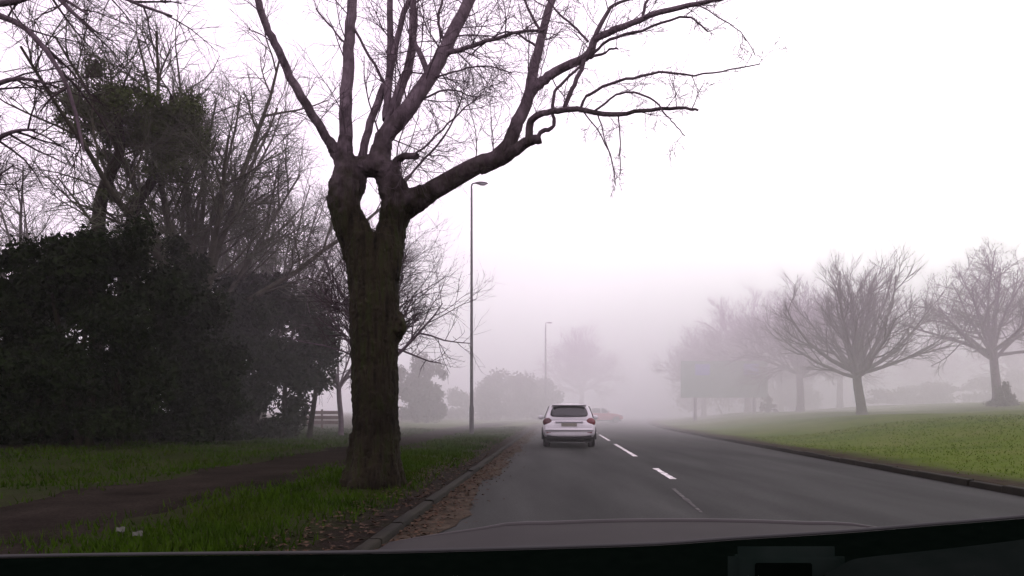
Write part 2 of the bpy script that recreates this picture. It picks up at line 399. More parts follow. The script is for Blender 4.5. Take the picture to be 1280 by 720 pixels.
# ------------------------------------------------------------------ big pollarded street tree
ZT = 11.2
tree = thing('street_tree', 'thick pollarded bare tree on the verge with a hole through its forked trunk', 'tree', P(465, 607, ZT)); tree.location.z = gz(tree.location.x, ZT)
def pp(l): return [P(a, b, ZT + c) for a, b, c in l]
def add_lump(bm, pts, rad, sides=14, sq=1.0):
    tb = Tubes(); tb.path(pts, rad, sides)
    V = np.concatenate(tb.V); Fq = np.concatenate(tb.F)
    vs = [bm.verts.new(v) for v in V]
    for f in Fq: bm.faces.new([vs[i] for i in f])
    bm.faces.new(vs[:sides][::-1]); bm.faces.new(vs[-sides:])
m = ZT / F
bm = bmesh.new()
tr = pp([(466, 640, 0), (466, 612, 0), (467, 592, 0), (470, 560, 0), (469, 500, 0), (468, 450, 0), (469, 405, 0), (467, 360, 0), (465, 320, 0), (466, 296, 0)])
trw = [41, 35, 32, 29.5, 28.5, 29, 31, 30.5, 32.5, 33]
add_lump(bm, spline(tr, 3), np.interp(np.linspace(0, 9, 28), range(10), [w * m for w in trw]), 20)
add_lump(bm, spline(pp([(452, 315, 0), (441, 288, 0), (431, 262, -.05), (432, 235, -.05), (436, 212, 0), (440, 196, 0)]), 3), np.interp(np.linspace(0, 5, 16), range(6), [x * m for x in (23, 22, 19, 21, 16, 11)]), 16)
add_lump(bm, spline(pp([(476, 372, 0), (479, 345, 0), (483, 318, 0), (490, 285, .1), (496, 258, .1), (491, 232, .05), (482, 212, 0)]), 3), np.interp(np.linspace(0, 6, 19), range(7), [x * m for x in (18, 20, 20.5, 18, 20, 17, 11)]), 16)
add_lump(bm, spline(pp([(434, 214, 0), (448, 209, 0), (462, 208, 0), (474, 209, 0), (488, 216, 0)]), 3), np.interp(np.linspace(0, 4, 13), range(5), [x * m for x in (13, 13.5, 14, 14.5, 14)]), 16)
add_lump(bm, pp([(468, 216, 0), (474, 200, 0), (480, 175, 0)]), [15 * m, 14 * m, 10.5 * m], 14)
add_lump(bm, pp([(433, 214, 0), (432, 196, 0), (432, 170, 0)]), [13 * m, 11 * m, 8 * m], 12)
add_lump(bm, pp([(432, 212, 0), (421, 193, 0), (408, 172, -.1)]), [11 * m, 8 * m, 5.5 * m], 12)
add_lump(bm, pp([(488, 240, .05), (493, 215, .05), (497, 202, 0)]), [14 * m, 9 * m, 5.5 * m], 12)
add_lump(bm, pp([(484, 266, .1), (500, 259, .1), (514, 253, .1), (530, 245, .1), (548, 234, .1)]), [15 * m, 18 * m, 17 * m, 14 * m, 8 * m], 14)
add_lump(bm, pp([(447, 214, 0), (450, 228, 0), (447, 242, 0)]), [9 * m, 9 * m, 7 * m], 10)
add_lump(bm, pp([(482, 214, 0), (478, 228, 0), (481, 242, 0)]), [9 * m, 9 * m, 7 * m], 10)
# burrs and root flare
for (a, b, c, r) in ((497, 408, -.1, 13), (495, 398, 0, 11), (494, 418, 0, 10), (424, 250, -.1, 15), (438, 318, 0, 12)):
    bmesh.ops.create_icosphere(bm, subdivisions=2, radius=r * m, matrix=Matrix.Translation(P(a, b, ZT + c)))
for k in range(8):
    a = k * .785 + .3; base = P(467, 607, ZT)
    d = Vector((math.cos(a), math.sin(a), 0)); g0 = gz(base.x, base.y)
    L = .42 + .12 * math.sin(k * 2.7)
    add_lump(bm, [base + d * .27 + Vector((0, 0, .8)), base + d * .34 + Vector((0, 0, .3)), base + d * .42 + Vector((0, 0, .06)), base + d * (L + .12) + Vector((0, 0, -.14))], [.10, .11, .10, .05], 8)
me = bpy.data.meshes.new('trunk'); bm.to_mesh(me); bm.free()
trunk = link('trunk', me, M['street_bark'], tree, True)
md = trunk.modifiers.new('r', 'REMESH'); md.mode = 'VOXEL'; md.voxel_size = .024; md.use_smooth_shade = True
md = trunk.modifiers.new('s', 'SMOOTH'); md.iterations = 4; md.factor = .5
tx = bpy.data.textures.new('bark_lumps', 'CLOUDS'); tx.noise_scale = .22; tx.noise_depth = 3
md = trunk.modifiers.new('d', 'DISPLACE'); md.texture = tx; md.texture_coords = 'LOCAL'; md.strength = .06; md.mid_level = .5
tx2 = bpy.data.textures.new('bark_ridges', 'CLOUDS'); tx2.noise_scale = .055; tx2.noise_depth = 2
md = trunk.modifiers.new('d2', 'DISPLACE'); md.texture = tx2; md.texture_coords = 'LOCAL'; md.strength = .04; md.mid_level = .5

twigs = Tubes(); rng = random.Random(21)
TW = lambda n, L, r, sub, subL: [dict(n=n, L=L, r=r, ang=(25, 75), f0=.15, wob=.22, trop=.03, seg=4, sides=4), dict(n=sub, L=subL, r=.009, ang=(20, 65), f0=.2, wob=.25, trop=.02, seg=3, sides=3, tap=.5), dict(n=4, L=subL * .55, r=.0055, ang=(20, 60), f0=.2, wob=.25, trop=.0, seg=2, sides=3, tap=.6)]
def limb(l, d0, d1, tw=None, sides=10, part=True):
    pts = spline(pp(l), 4)
    for q in pts[1:-1]: q += rvec(rng) * .012
    rad = [(d0 + (d1 - d0) * i / (len(pts) - 1)) * .5 * m for i in range(len(pts))]
    if part:
        tb = Tubes(); tb.path(pts, rad, sides); link('limb', tb.mesh('limb'), M['street_bark'], tree, True)
    else: twigs.path(pts, rad, max(4, sides - 4))
    if tw: tw[0]['n'] = int(tw[0]['n'] * (1.15 if l[-1][0] < 700 else .85)); tw[1]['n'] += 1; grow([twigs], rng, pts, rad, 0, tw)
limb([(430, 205, 0), (422, 193, 0), (390, 143, -.3), (363, 97, -.5), (343, 53, -.7), (330, 27, -.8), (322, -5, -.9), (318, -60, -1)], 13, 7, TW(4, .8, .010, 3, .5))
limb([(433, 212, 0), (432, 190, 0), (432, 143, .2), (435, 83, .4), (437, 40, .5), (441, -5, .6), (444, -80, .8)], 19, 11, TW(6, 1.2, .013, 5, .6))
limb([(452, 210, .1), (454, 190, .1), (463, 153, .3), (480, 107, .5)], 11, 9)
limb([(472, 215, 0), (476, 190, 0), (483, 167, 0), (507, 140, 0), (533, 103, .1), (553, 67, .2), (570, 35, .3), (587, -3, .4), (612, -60, .6)], 25, 13, TW(14, 1.5, .016, 6, .7), 14)
limb([(478, 180, .1), (487, 155, .2), (497, 117, .4), (512, 80, .6), (517, 33, .8), (517, -5, .9), (520, -60, 1.1)], 15, 8, TW(10, 1.4, .014, 6, .7))
limb([(483, 150, .3), (485, 105, .5), (488, 67, .7), (487, 0, .9), (486, -50, 1)], 11, 7, TW(7, 1.2, .012, 5, .6))
limb([(487, 97, .5), (500, 33, .7), (512, -3, .9), (530, -50, 1)], 9, 6, TW(6, 1.2, .012, 5, .6), 8)
limb([(538, 98, .1), (522, 62, .3), (514, 40, .4), (516, 5, .5)], 8, 5, TW(6, 1.0, .012, 5, .6), 8)
limb([(552, 68, .2), (575, 62, 0), (597, 55, -.2), (640, 42, -.4), (680, 38, -.6)], 7, 3, TW(10, 1.1, .011, 5, .6), 8)
limb([(494, 228, .05), (492, 212, .05), (497, 200, 0), (508, 195, -.1), (522, 195, -.2)], 13, 7, TW(6, 1.0, .012, 6, .6), 8)
limb([(497, 262, .1), (530, 245, .1), (575, 218, 0), (600, 206, -.1), (620, 197, -.15), (636, 181, -.2), (647, 152, -.2), (660, 123, -.1), (669, 79, 0), (678, 40, .1), (691, -3, .2), (705, -50, .3)], 27, 7, TW(9, 1.2, .012, 6, .6), 14)
limb([(655, 138, -.15), (663, 117, -.2), (678, 102, -.3), (694, 90, -.4), (733, 71, -.6), (743, 50, -.7), (762, 40, -.8), (780, 32, -.9), (824, 16, -1.1), (874, 4, -1.3), (905, -2, -1.5)], 14, 4, TW(16, .9, .009, 5, .5), 10)
limb([(600, 208, -.1), (622, 200, -.15), (640, 190, -.25), (661, 177, -.35), (676, 174, -.4)], 20, 10, None, 10)
limb([(660, 180, -.35), (663, 155, -.4), (672, 144, -.5), (690, 139, -.6), (723, 137, -.8), (766, 143, -1), (802, 138, -1.2), (849, 135, -1.4), (873, 138, -1.5)], 10, 2.5, TW(14, .7, .007, 4, .4), 8)
for l, d0, d1, tw in (
    ([(739, 55, -.7), (755, 22, -.7), (768, 7, -.7), (800, -5, -.7)], 6, 3, TW(6, .9, .009, 4, .4)),
    ([(738, 70, -.6), (762, 50, -.8), (802, 38, -1), (849, 22, -1.2), (866, 24, -1.25), (885, 40, -1.3)], 4.5, 1.6, TW(9, .6, .007, 4, .35)),
    ([(736, 72, -.6), (752, 68, -.7), (762, 62, -.8), (772, 61, -.9)], 4, 2, TW(4, .5, .006, 3, .3)),
    ([(802, 24, -1), (806, 10, -1), (812, -10, -1)], 4, 3, None),
    ([(670, 175, -.4), (678, 164, -.45), (692, 158, -.5), (690, 138, -.6)], 7, 4, None),
    ([(706, 136, -.7), (715, 112, -.7), (726, 87, -.65), (732, 72, -.6)], 5.5, 5, TW(3, .5, .007, 3, .3)),
    ([(691, 137, -.6), (694, 115, -.6), (708, 98, -.6), (728, 82, -.6)], 4, 3, TW(2, .4, .006, 3, .3)),
    ([(725, 136, -.8), (733, 121, -.9), (762, 105, -1.1), (802, 95, -1.3), (831, 90, -1.5), (867, 94, -1.6), (914, 87, -1.8), (950, 80, -2)], 4.5, 1.2, TW(12, .6, .006, 4, .3)),
    ([(744, 138, -.9), (770, 119, -1.1), (795, 116, -1.3), (817, 126, -1.4), (831, 141, -1.5), (842, 155, -1.5), (856, 170, -1.6)], 3, 1, TW(6, .45, .005, 4, .3)),
    ([(728, 137, -.8), (752, 170, -1), (766, 206, -1.1), (770, 233, -1.1)], 2, 1, TW(5, .3, .005, 3, .2)),
    ([(747, 142, -.9), (757, 175, -1), (766, 205, -1.1)], 1.8, 1, TW(4, .3, .005, 3, .2)),
    ([(773, 144, -1), (775, 180, -1.05), (775, 217, -1.1)], 1.8, 1, TW(4, .3, .005, 3, .2)),
    ([(735, 52, -.7), (716, 32, -.5), (694, 12, -.4), (680, -8, -.3)], 3, 2, TW(5, .7, .007, 4, .4)),
    ([(676, 40, .1), (662, 15, .2), (652, -10, .3)], 4, 3, TW(5, .7, .007, 4, .4)),
    ([(672, 60, .1), (640, 40, .2), (612, 50, .3), (585, 70, .3)], 3, 1.5, TW(9, .8, .007, 4, .4)),
    ([(560, 60, .2), (548, 30, .4), (552, 5, .5), (560, -20, .6)], 4, 3, TW(6, .9, .008, 5, .4)),
    ([(540, 98, .1), (575, 88, -.1), (605, 82, -.3), (640, 92, -.4)], 3, 1.2, TW(10, .8, .007, 5, .4)),
    ([(520, 128, .1), (560, 112, .3), (590, 120, .4), (612, 118, .5)], 3, 1.2, TW(9, .8, .007, 5, .4)),
    ([(517, 195, -.2), (545, 170, -.2), (575, 140, -.2), (600, 120, -.2)], 3, 1.5, TW(10, .8, .007, 5, .4)),
    ([(505, 225, .1), (525, 205, .4), (555, 170, .6), (575, 130, .8), (580, 100, .9)], 3.5, 1.5, TW(10, .8, .007, 5, .4)),
    ([(870, 4, -1.3), (905, 25, -1.5), (930, 45, -1.6), (945, 70, -1.6)], 1.5, .8, TW(5, .4, .005, 3, .25)),
    ([(437, 60, .4), (415, 35, .6), (395, 10, .7)], 3, 2, TW(3, .6, .006, 3, .4)),
    ([(440, 30, .5), (462, 70, .6), (482, 105, .6)], 3, 4, TW(3, .6, .006, 3, .4))):
    limb(l, d0, d1, tw, 8, False)
link('twigs', twigs.mesh('twigs'), M['limb'], tree, True)

# ------------------------------------------------------------------ generic bare tree
def bare_tree(name, label, cat, loc, seed, H, trunk_h, r0, nl, elev, limbL, cfg, trop=.10, lean=(0, 0), group=None, mats=('limb', 'twig'), stems=None, wob=.12):
    rng = random.Random(seed)
    t = thing(name, label, cat, loc, group=group)
    tb = Tubes(); l1 = Tubes(); tw = Tubes()
    n = 8
    pts = [Vector((lean[0] * f + .05 * math.sin(f * 5 + seed), lean[1] * f, -.3 + (trunk_h + .3) * f)) for f in [i / n for i in range(n + 1)]]
    rad = [r0 * (1.45 if i == 0 else 1.15 if i == 1 else 1 - .2 * i / n) for i in range(n + 1)]
    tb.path(pts, rad, 12)
    for k in range(nl):
        az = k * 2.399 + rng.uniform(-.3, .3); el = R(elev[0] + (elev[1] - elev[0]) * (k + rng.random()) / nl)
        d = Vector((math.cos(az) * math.cos(el), math.sin(az) * math.cos(el), math.sin(el)))
        f = rng.uniform(.82, .99)
        p, _, _ = at(pts, rad, f)
        L = limbL * rng.uniform(.8, 1.15)
        q, qr = branch(rng, p, d, L, r0 * rng.uniform(.36, .55), 7, wob, trop, taper=.22)
        l1.path(q, qr, 7)
        grow([l1, tw, tw, tw], rng, q, qr, 0, cfg)
    link('trunk', tb.mesh('trunk'), M[mats[0]], t); link('branches', l1.mesh('branches'), M[mats[0]], t)
    if tw.n: link('twigs', tw.mesh('twigs'), M[mats[1]], t)
    return t
def onground(px, Y): 
    x = (px - CX) * Y / F; return (x, Y, gz(x, Y))
VASE = [dict(n=7, L=2.6, r=.05, ang=(18, 50), f0=.15, trop=.13, seg=4, sides=4, zmin=.0), dict(n=8, L=1.5, r=.022, ang=(18, 50), trop=.12, seg=3, sides=3), dict(n=4, L=.8, r=.013, ang=(15, 45), trop=.1, seg=2, sides=3, tap=.6)]
vase = bare_tree('field_tree', 'vase shaped bare tree with low forking trunk on the grass rise right of the road', 'tree', onground(1077, 40), 7, 9, 2.5, .27, 20, (3, 88), 5.7, VASE, .10, (-.25, 0), 'bare trees on the grass right of the road', ('twig_green', 'twig_green'))
SPREAD = [dict(n=11, L=2.7, r=.045, ang=(35, 75), f0=.2, trop=.05, seg=4, sides=4), dict(n=8, L=1.4, r=.02, ang=(25, 60), trop=.06, seg=3, sides=3), dict(n=5, L=.8, r=.013, ang=(20, 55), trop=.05, seg=2, sides=3, tap=.6)]
spread = bare_tree('field_tree', 'bare tree with level low side boughs and dark shrub at its foot, right edge', 'tree', onground(1246, 41), 19, 9, 3.2, .25, 15, (2, 88), 5.6, SPREAD, .05, (-.15, 0), 'bare trees on the grass right of the road', ('limb', 'twig_green'))

# far trees: smaller twig count, coarser twigs
FAR = [dict(n=12, L=3.2, r=.07, ang=(25, 60), f0=.15, trop=.08, seg=3, sides=4), dict(n=9, L=1.9, r=.035, ang=(20, 60), trop=.06, seg=3, sides=3), dict(n=5, L=1.1, r=.022, ang=(20, 55), trop=.05, seg=2, sides=3, tap=.6)]
GR = 'misty bare trees beyond the grass'
far0 = bare_tree('bare_tree', 'misty broad bare tree just behind the vase shaped tree, to its left', 'tree', onground(1000, 56), 31, 12, 3, .3, 14, (8, 85), 5.6, FAR, .05, (0, 0), GR)
for (px, Y, rz, sc, lab) in ((935, 68, 1.1, 1.1, 'faint rounded bare tree behind the large green road sign'),
                             (880, 76, 2.3, .95, 'faint low bare tree at the left end of the misty row beyond the sign'),
                             (1050, 70, 3.9, 1.05, 'faint bare tree seen through the branches of the vase shaped tree'),
                             (1160, 85, 4.8, .85, 'faint bare tree between the two field trees'),
                             (975, 80, 5.5, 1.25, 'palest tall bare tree in the misty row right of the sign'),
                             (1270, 70, .6, 1.0, 'faint bare tree behind the tree at the right edge'),
                             (727, 104, 2.9, 1.28, 'lone tall tree fading into fog above the white car'),
                             ):
    copy_tree(far0, onground(px, Y), rz, lab, sc)

# ------------------------------------------------------------------ left side trees
SH = [dict(n=9, L=3.2, r=.055, ang=(25, 60), f0=.25, trop=.03, seg=4, sides=4), dict(n=9, L=1.9, r=.024, ang=(25, 65), trop=.02, seg=3, sides=3), dict(n=6, L=1.0, r=.013, ang=(20, 60), trop=.0, seg=3, sides=3, tap=.6)]
ms = bare_tree('bare_tree', 'many stemmed bare tree with fine spreading twigs above the dark evergreens', 'tree', onground(248, 27), 41, 14, 4.6, .30, 22, (30, 88), 9.3, SH, .055, (-.3, 0), 'bare trees left of the footpath', ('limb_green', 'twig_green'))
copy_tree(ms, onground(325, 37), 2.2, 'hazier fine twigged bare tree between the many stemmed tree and thick street tree', .92)
SH2 = [dict(n=8, L=2.2, r=.04, ang=(25, 60), f0=.15, trop=.05, seg=4, sides=4), dict(n=7, L=1.3, r=.016, ang=(25, 60), trop=.03, seg=3, sides=3), dict(n=4, L=.7, r=.010, ang=(20, 60), trop=.0, seg=2, sides=3, tap=.6)]
bare_tree('bare_tree', 'slender bare tree behind the thick street tree, boughs showing beside the lamp post', 'tree', onground(468, 19.5), 57, 8, 2.4, .12, 14, (45, 84), 2.9, SH2, .03, (0, 0), 'bare trees left of the footpath')
bare_tree('bare_tree', 'thin bare tree between the dark shrub and the thick street tree', 'tree', onground(425, 30), 63, 8, 2.2, .12, 10, (30, 80), 5.0, SH2, .03, (0, 0), 'bare trees left of the footpath')
bare_tree('bare_tree', 'bare tree far left whose twigs fill the pale gap above the evergreens', 'tree', onground(40, 36), 71, 14, 4, .28, 16, (5, 80), 8.5, SH, .03, (0, 0), 'bare trees left of the footpath', ('limb_green', 'twig_green'))

# ivy-clad tree
ivy_t = thing('ivy_tree', 'leaning tree with trunk and crown smothered in ivy, above the dark evergreens', 'tree', onground(135, 23))
def lp(px, py, Y): return P(px, py, Y) - Vector(ivy_t.location)
tb = Tubes(); br = Tubes(); tw = Tubes(); rng = random.Random(77)
stems = [[(118, 560, 0), (122, 400, 0), (124, 270, 0), (135, 225, -.2), (150, 190, -.3), (148, 150, -.5), (140, 110, -.6)],
         [(150, 420, 0), (165, 275, .3), (185, 235, .4), (205, 200, .5), (212, 165, .6), (215, 120, .6)],
         [(160, 330, 0), (172, 262, .6), (195, 215, .9), (200, 180, 1)]]
for i, s in enumerate(stems):
    pts = spline([lp(a, b, 23 + c) for a, b, c in s], 4); r = [(.26 - .17 * j / (len(pts) - 1)) * (1, .8, .6)[i] for j in range(len(pts))]
    tb = Tubes(); tb.path(pts, r, 9); link('trunk', tb.mesh('trunk'), M['bark'], ivy_t)
    grow([br, tw, tw], rng, pts, r, 0, [dict(n=9, L=2.6, r=.05, ang=(35, 80), f0=.5, trop=.02, seg=4, sides=4)] + SH[1:])
link('branches', br.mesh('branches'), M['limb_green'], ivy_t); link('twigs', tw.mesh('twigs'), M['twig_green'], ivy_t)
nr2 = np.random.default_rng(4)
lum = []
for (px, py, r) in ((125, 130, 24), (150, 150, 26), (108, 155, 18), (195, 140, 26), (215, 165, 26), (180, 175, 20), (205, 190, 18), (95, 130, 15), (165, 125, 20), (230, 140, 18), (140, 180, 14), (150, 205, 9), (192, 212, 10), (130, 245, 9), (172, 255, 9), (240, 165, 12)):
    q = lp(px, py, 23 + nr2.uniform(-.6, .8)); k_ = r * 23 / F
    for _ in range(9):
        o_ = nr2.normal(size=3) * k_ * .72; rr_ = k_ * nr2.uniform(.35, .95)
        lum.append((q.x + o_[0], q.y + o_[1], q.z + o_[2] * .8, rr_, rr_, rr_ * .85))
V, Fq = leaves(nr2, lum, 40000, .062, .4, 1.3)
link('crown', np_mesh('crown', V, Fq), M['ivy'], ivy_t)

# overhanging branches of the tree just outside the left edge
ot = thing('bare_tree', 'bare tree at the left edge whose dark twigs hang into the upper corner', 'tree', onground(-175, 14.5), group='bare trees left of the footpath')
tb = Tubes(); br = Tubes(); tw = Tubes(); rng = random.Random(90)
OL = Vector(ot.location)
pts = spline([P(-175, 640, 14.5), P(-170, 400, 14.5), P(-165, 150, 14.4), P(-170, -60, 14.4), P(-160, -240, 14.4)], 4); pts = [p - OL for p in pts]
r = [.36 - .2 * i / (len(pts) - 1) for i in range(len(pts))]; tb.path(pts, r, 12)
OH = [dict(n=9, L=1.6, r=.024, ang=(20, 60), f0=.25, trop=-.05, seg=4, sides=4), dict(n=6, L=.9, r=.011, ang=(20, 60), trop=-.05, seg=3, sides=3), dict(n=4, L=.45, r=.007, ang=(20, 60), trop=-.02, seg=2, sides=3, tap=.6)]
for s in ([(-168, 60, 0), (-80, 10, -1), (0, 20, -2), (45, 48, -2.4), (85, 110, -2.6), (105, 190, -2.6)],
          [(-168, -20, 0), (-60, -60, -1), (30, -40, -2), (90, 15, -2.4), (120, 40, -2.6)],
          [(-168, -80, 0), (-40, -120, -.5), (70, -60, -1), (150, -5, -1.3), (215, 20, -1.5)],
          [(-165, 180, 0), (-90, 150, -.4), (-20, 112, -.8), (25, 98, -1), (70, 108, -1.1)],
          [(-165, 300, 0), (-90, 240, -.4), (-20, 185, -.8), (15, 165, -1), (45, 162, -1.1)],
          [(-168, -30, 0), (-70, -20, -1.5), (-5, 5, -3), (60, -8, -3.2), (110, 18, -3.4)],
          [(-165, 330, 0), (-100, 290, -.4), (-40, 240, -.8), (0, 228, -1)],
          [(-168, -150, 0), (-20, -190, 0), (120, -110, -.5), (230, -50, -.8), (300, -15, -1)]):
    q = spline([P(a, b, 14.5 + c) - OL for a, b, c in s], 3); qr = [(.085 - .068 * i / (len(q) - 1)) for i in range(len(q))]
    br.path(q, qr, 6); grow([tw], rng, q, qr, 0, OH)
link('trunk', tb.mesh('trunk'), M['limb'], ot); link('branches', br.mesh('branches'), M['limb'], ot); link('twigs', tw.mesh('twigs'), M['twig'], ot)

# dark evergreens
def evergreen(label, px0, Y, lumps, n, size, mat, seed, group, stems=3, name='evergreen_shrub', cat='shrub'):
    t = thing(name, label, cat, onground(px0, Y), group=group); L0 = Vector(t.location)
    r_ = np.random.default_rng(seed); rg = random.Random(seed); lum = []
    for (px, py, rx, ry, dy) in lumps:
        c = P(px, py, Y + dy) - L0; k_ = (Y + dy) / F
        for _ in range(9):
            u = r_.normal(size=3); u /= np.linalg.norm(u); u *= r_.random() ** .4 * .8
            f = r_.uniform(.28, .5)
            lum.append((c.x + u[0] * rx * k_, c.y + u[1] * rx * k_ * .8, c.z + u[2] * ry * k_, rx * k_ * f, rx * k_ * f * .8, ry * k_ * f))
    if name != 'evergreen_shrub':                    # shrubs and hedges clothed to the ground
        base = []
        for (cx_, cy_, cz_, ax_, ay_, az_) in lum[::2]: base.append((cx_ * 1.05, cy_, .45 * az_ + .2 * cz_, ax_ * 1.2, ay_ * 1.2, az_ * 1.1))
        lum += base
    V, Fq = leaves(r_, lum, n, size, .45, .7)
    zlim = gz(L0.x, L0.y) - L0.z
    V[:, 2] = np.maximum(V[:, 2], zlim + .02)
    tb = Tubes()
    for k in range(stems):
        l_ = lumps[k % len(lumps)]; c = P(l_[0], l_[1], Y + l_[4]) - L0
        b0 = Vector((c.x * .6 + rg.uniform(-.3, .3), c.y * .6, -.2)); pts = spline([b0, b0.lerp(c, .5) + rvec(rg) * .2, c], 4)
        tb = Tubes(); tb.path(pts, [.12 - .07 * i / (len(pts) - 1) for i in range(len(pts))], 7); link('trunk', tb.mesh('trunk'), M['bark'], t)
    link('crown', np_mesh('crown', V, Fq), M[mat], t)
    return t
GE = 'dark evergreens beyond the footpath'
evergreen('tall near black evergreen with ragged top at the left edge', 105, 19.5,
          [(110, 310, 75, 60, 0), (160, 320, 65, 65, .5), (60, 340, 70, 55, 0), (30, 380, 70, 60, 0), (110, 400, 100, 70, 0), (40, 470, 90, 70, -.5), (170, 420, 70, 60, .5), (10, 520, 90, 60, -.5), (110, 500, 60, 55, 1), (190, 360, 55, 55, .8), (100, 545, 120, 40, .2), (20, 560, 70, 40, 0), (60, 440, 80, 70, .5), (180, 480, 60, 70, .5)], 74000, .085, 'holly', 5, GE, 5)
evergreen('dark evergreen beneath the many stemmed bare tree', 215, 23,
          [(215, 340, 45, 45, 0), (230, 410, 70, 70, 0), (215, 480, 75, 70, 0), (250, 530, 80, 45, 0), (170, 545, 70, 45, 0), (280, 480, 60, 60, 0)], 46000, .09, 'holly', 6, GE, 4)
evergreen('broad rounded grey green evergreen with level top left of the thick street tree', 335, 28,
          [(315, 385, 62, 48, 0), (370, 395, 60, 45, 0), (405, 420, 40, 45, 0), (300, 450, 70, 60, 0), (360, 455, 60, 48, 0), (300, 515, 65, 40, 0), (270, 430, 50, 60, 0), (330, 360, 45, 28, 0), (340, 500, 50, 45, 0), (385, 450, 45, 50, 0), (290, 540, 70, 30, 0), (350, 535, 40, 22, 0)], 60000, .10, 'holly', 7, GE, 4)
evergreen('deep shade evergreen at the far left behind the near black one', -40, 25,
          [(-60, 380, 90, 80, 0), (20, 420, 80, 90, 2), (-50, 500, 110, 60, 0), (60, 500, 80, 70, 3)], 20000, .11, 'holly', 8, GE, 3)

# misty shrubs and hedges
GS = 'misty shrubs in the fog'
evergreen('misty grey shrub just right of the thick trunk', 525, 58, [(520, 470, 28, 30, 0), (545, 478, 18, 26, 0), (500, 485, 30, 25, 0), (530, 495, 30, 20, 0)], 13000, .16, 'shrub', 12, GS, 2, 'misty_shrub')
evergreen('misty shrub mass behind the nearer lamp post', 610, 74, [(600, 490, 35, 25, 0), (635, 482, 38, 26, 2), (575, 500, 30, 16, 0), (665, 495, 30, 20, 4)], 12000, .19, 'shrub', 13, GS, 2, 'misty_shrub')
evergreen('low misty shrub left of the white car', 672, 82, [(668, 490, 24, 22, 0), (690, 496, 20, 18, 0), (640, 495, 25, 18, 0)], 8000, .22, 'shrub', 14, GS, 2, 'misty_shrub')
evergreen('brownish green shrub against the foot of the right edge tree', 1255, 40, [(1252, 492, 10, 20, 0), (1246, 505, 16, 12, 0), (1262, 503, 12, 12, 0)], 5000, .07, 'fieldshrub', 15, GS, 2, 'field_shrub')
evergreen('small rusty shrub right of the large sign', 962, 60, [(958, 500, 9, 9, 0), (964, 506, 9, 6, 0)], 1500, .10, 'leaf_litter', 17, GS, 2, 'field_shrub')
evergreen('low dark hedge fading into fog at the right edge', 1250, 66, [(1170, 490, 45, 12, 0), (1230, 485, 45, 16, 0), (1290, 480, 45, 20, 0), (1120, 494, 40, 9, 2)], 14000, .17, 'shrub', 18, GS, 3, 'field_hedge', 'hedge')
evergreen('misty evergreen beneath the faint trees behind the sign', 930, 84, [(880, 470, 35, 35, 0), (930, 460, 40, 45, 0), (985, 465, 40, 40, 0)], 12000, .24, 'shrub', 20, GS, 3, 'misty_shrub')

# ------------------------------------------------------------------ wooden fence left of trunk
fn = thing('wooden_fence', 'low reddish wooden fence with a pale end post, misty behind the street tree', 'fence', onground(392, 38))
def bx(bm, x0, x1, y0, y1, z0, z1, bev=0):
    r = bmesh.ops.create_cube(bm, size=1, matrix=Matrix.Translation(((x0 + x1) / 2, (y0 + y1) / 2, (z0 + z1) / 2)) @ Matrix.Diagonal((x1 - x0, y1 - y0, z1 - z0, 1)))
    if bev: bmesh.ops.bevel(bm, geom=list({e for v in r['verts'] for e in v.link_edges}), offset=bev, segments=2, affect='EDGES')
def bobj(name, bm, mat, parent=None, smooth=False):
    me = bpy.data.meshes.new(name); bm.to_mesh(me); bm.free()
    if smooth:
        for p in me.polygons: p.use_smooth = True
    return link(name, me, M[mat] if isinstance(mat, str) else mat, parent)
for i in range(3):
    bm = bmesh.new(); bx(bm, -1.55, 1.3, -.03, 0, .22 + .26 * i, .40 + .26 * i, .008); bobj('rail', bm, 'fence', fn)
for i in range(4):
    bm = bmesh.new(); bx(bm, -1.6 + i * .99, -1.5 + i * .99, .003, .10, -.2, 1.0 if i < 3 else 1.15, .01); bobj('post', bm, 'fence' if i < 3 else 'signback', fn)

# ------------------------------------------------------------------ lamp posts
def lamp(label, px, Y, H, ang, th=1.0):
    t = thing('street_lamp', label, 'street lamp', onground(px, Y), ang, 'street lamps on the left verge')
    tb = Tubes(); tb.path([Vector((0, 0, z)) for z in (-.3, .02, .03, 1.25, 1.32, H * .6, H - .25)], [th * q_ for q_ in (.11, .11, .105, .10, .075, .058, .042)], 12); link('pole', tb.mesh('pole'), M['steel'], t)
    bm = bmesh.new(); bx(bm, -.045, .045, -.118, -.085, .55, 1.0, .008); bobj('access_door', bm, 'steel', t)
    tb = Tubes(); tb.path(spline([Vector((0, 0, H - .27)), Vector((0, 0, H - .1)), Vector((.07, 0, H)), Vector((.22, 0, H + .02))], 4), np.linspace(.04, .03, 13), 8); link('arm', tb.mesh('arm'), M['steel'], t)
    bm = bmesh.new(); bmesh.ops.create_uvsphere(bm, u_segments=16, v_segments=10, radius=1, matrix=Matrix.Translation((.44, 0, H + .03)) @ Matrix.Diagonal((.30, .12, .07, 1)))
    hd = bobj('lantern', bm, 'steel', t, True)
    bm = bmesh.new(); bmesh.ops.create_uvsphere(bm, u_segments=14, v_segments=8, radius=1, matrix=Matrix.Translation((.48, 0, H - .015)) @ Matrix.Diagonal((.19, .10, .06, 1))); bobj('lens', bm, 'rim', hd, True)
lamp('tall grey street lamp on the verge beside the bare twigs, the nearer and darker one', 589.5, 32, 11.2, .15)
lamp('pale distant street lamp in the fog above the white car', 682, 76, 10.3, .2, 1.7)

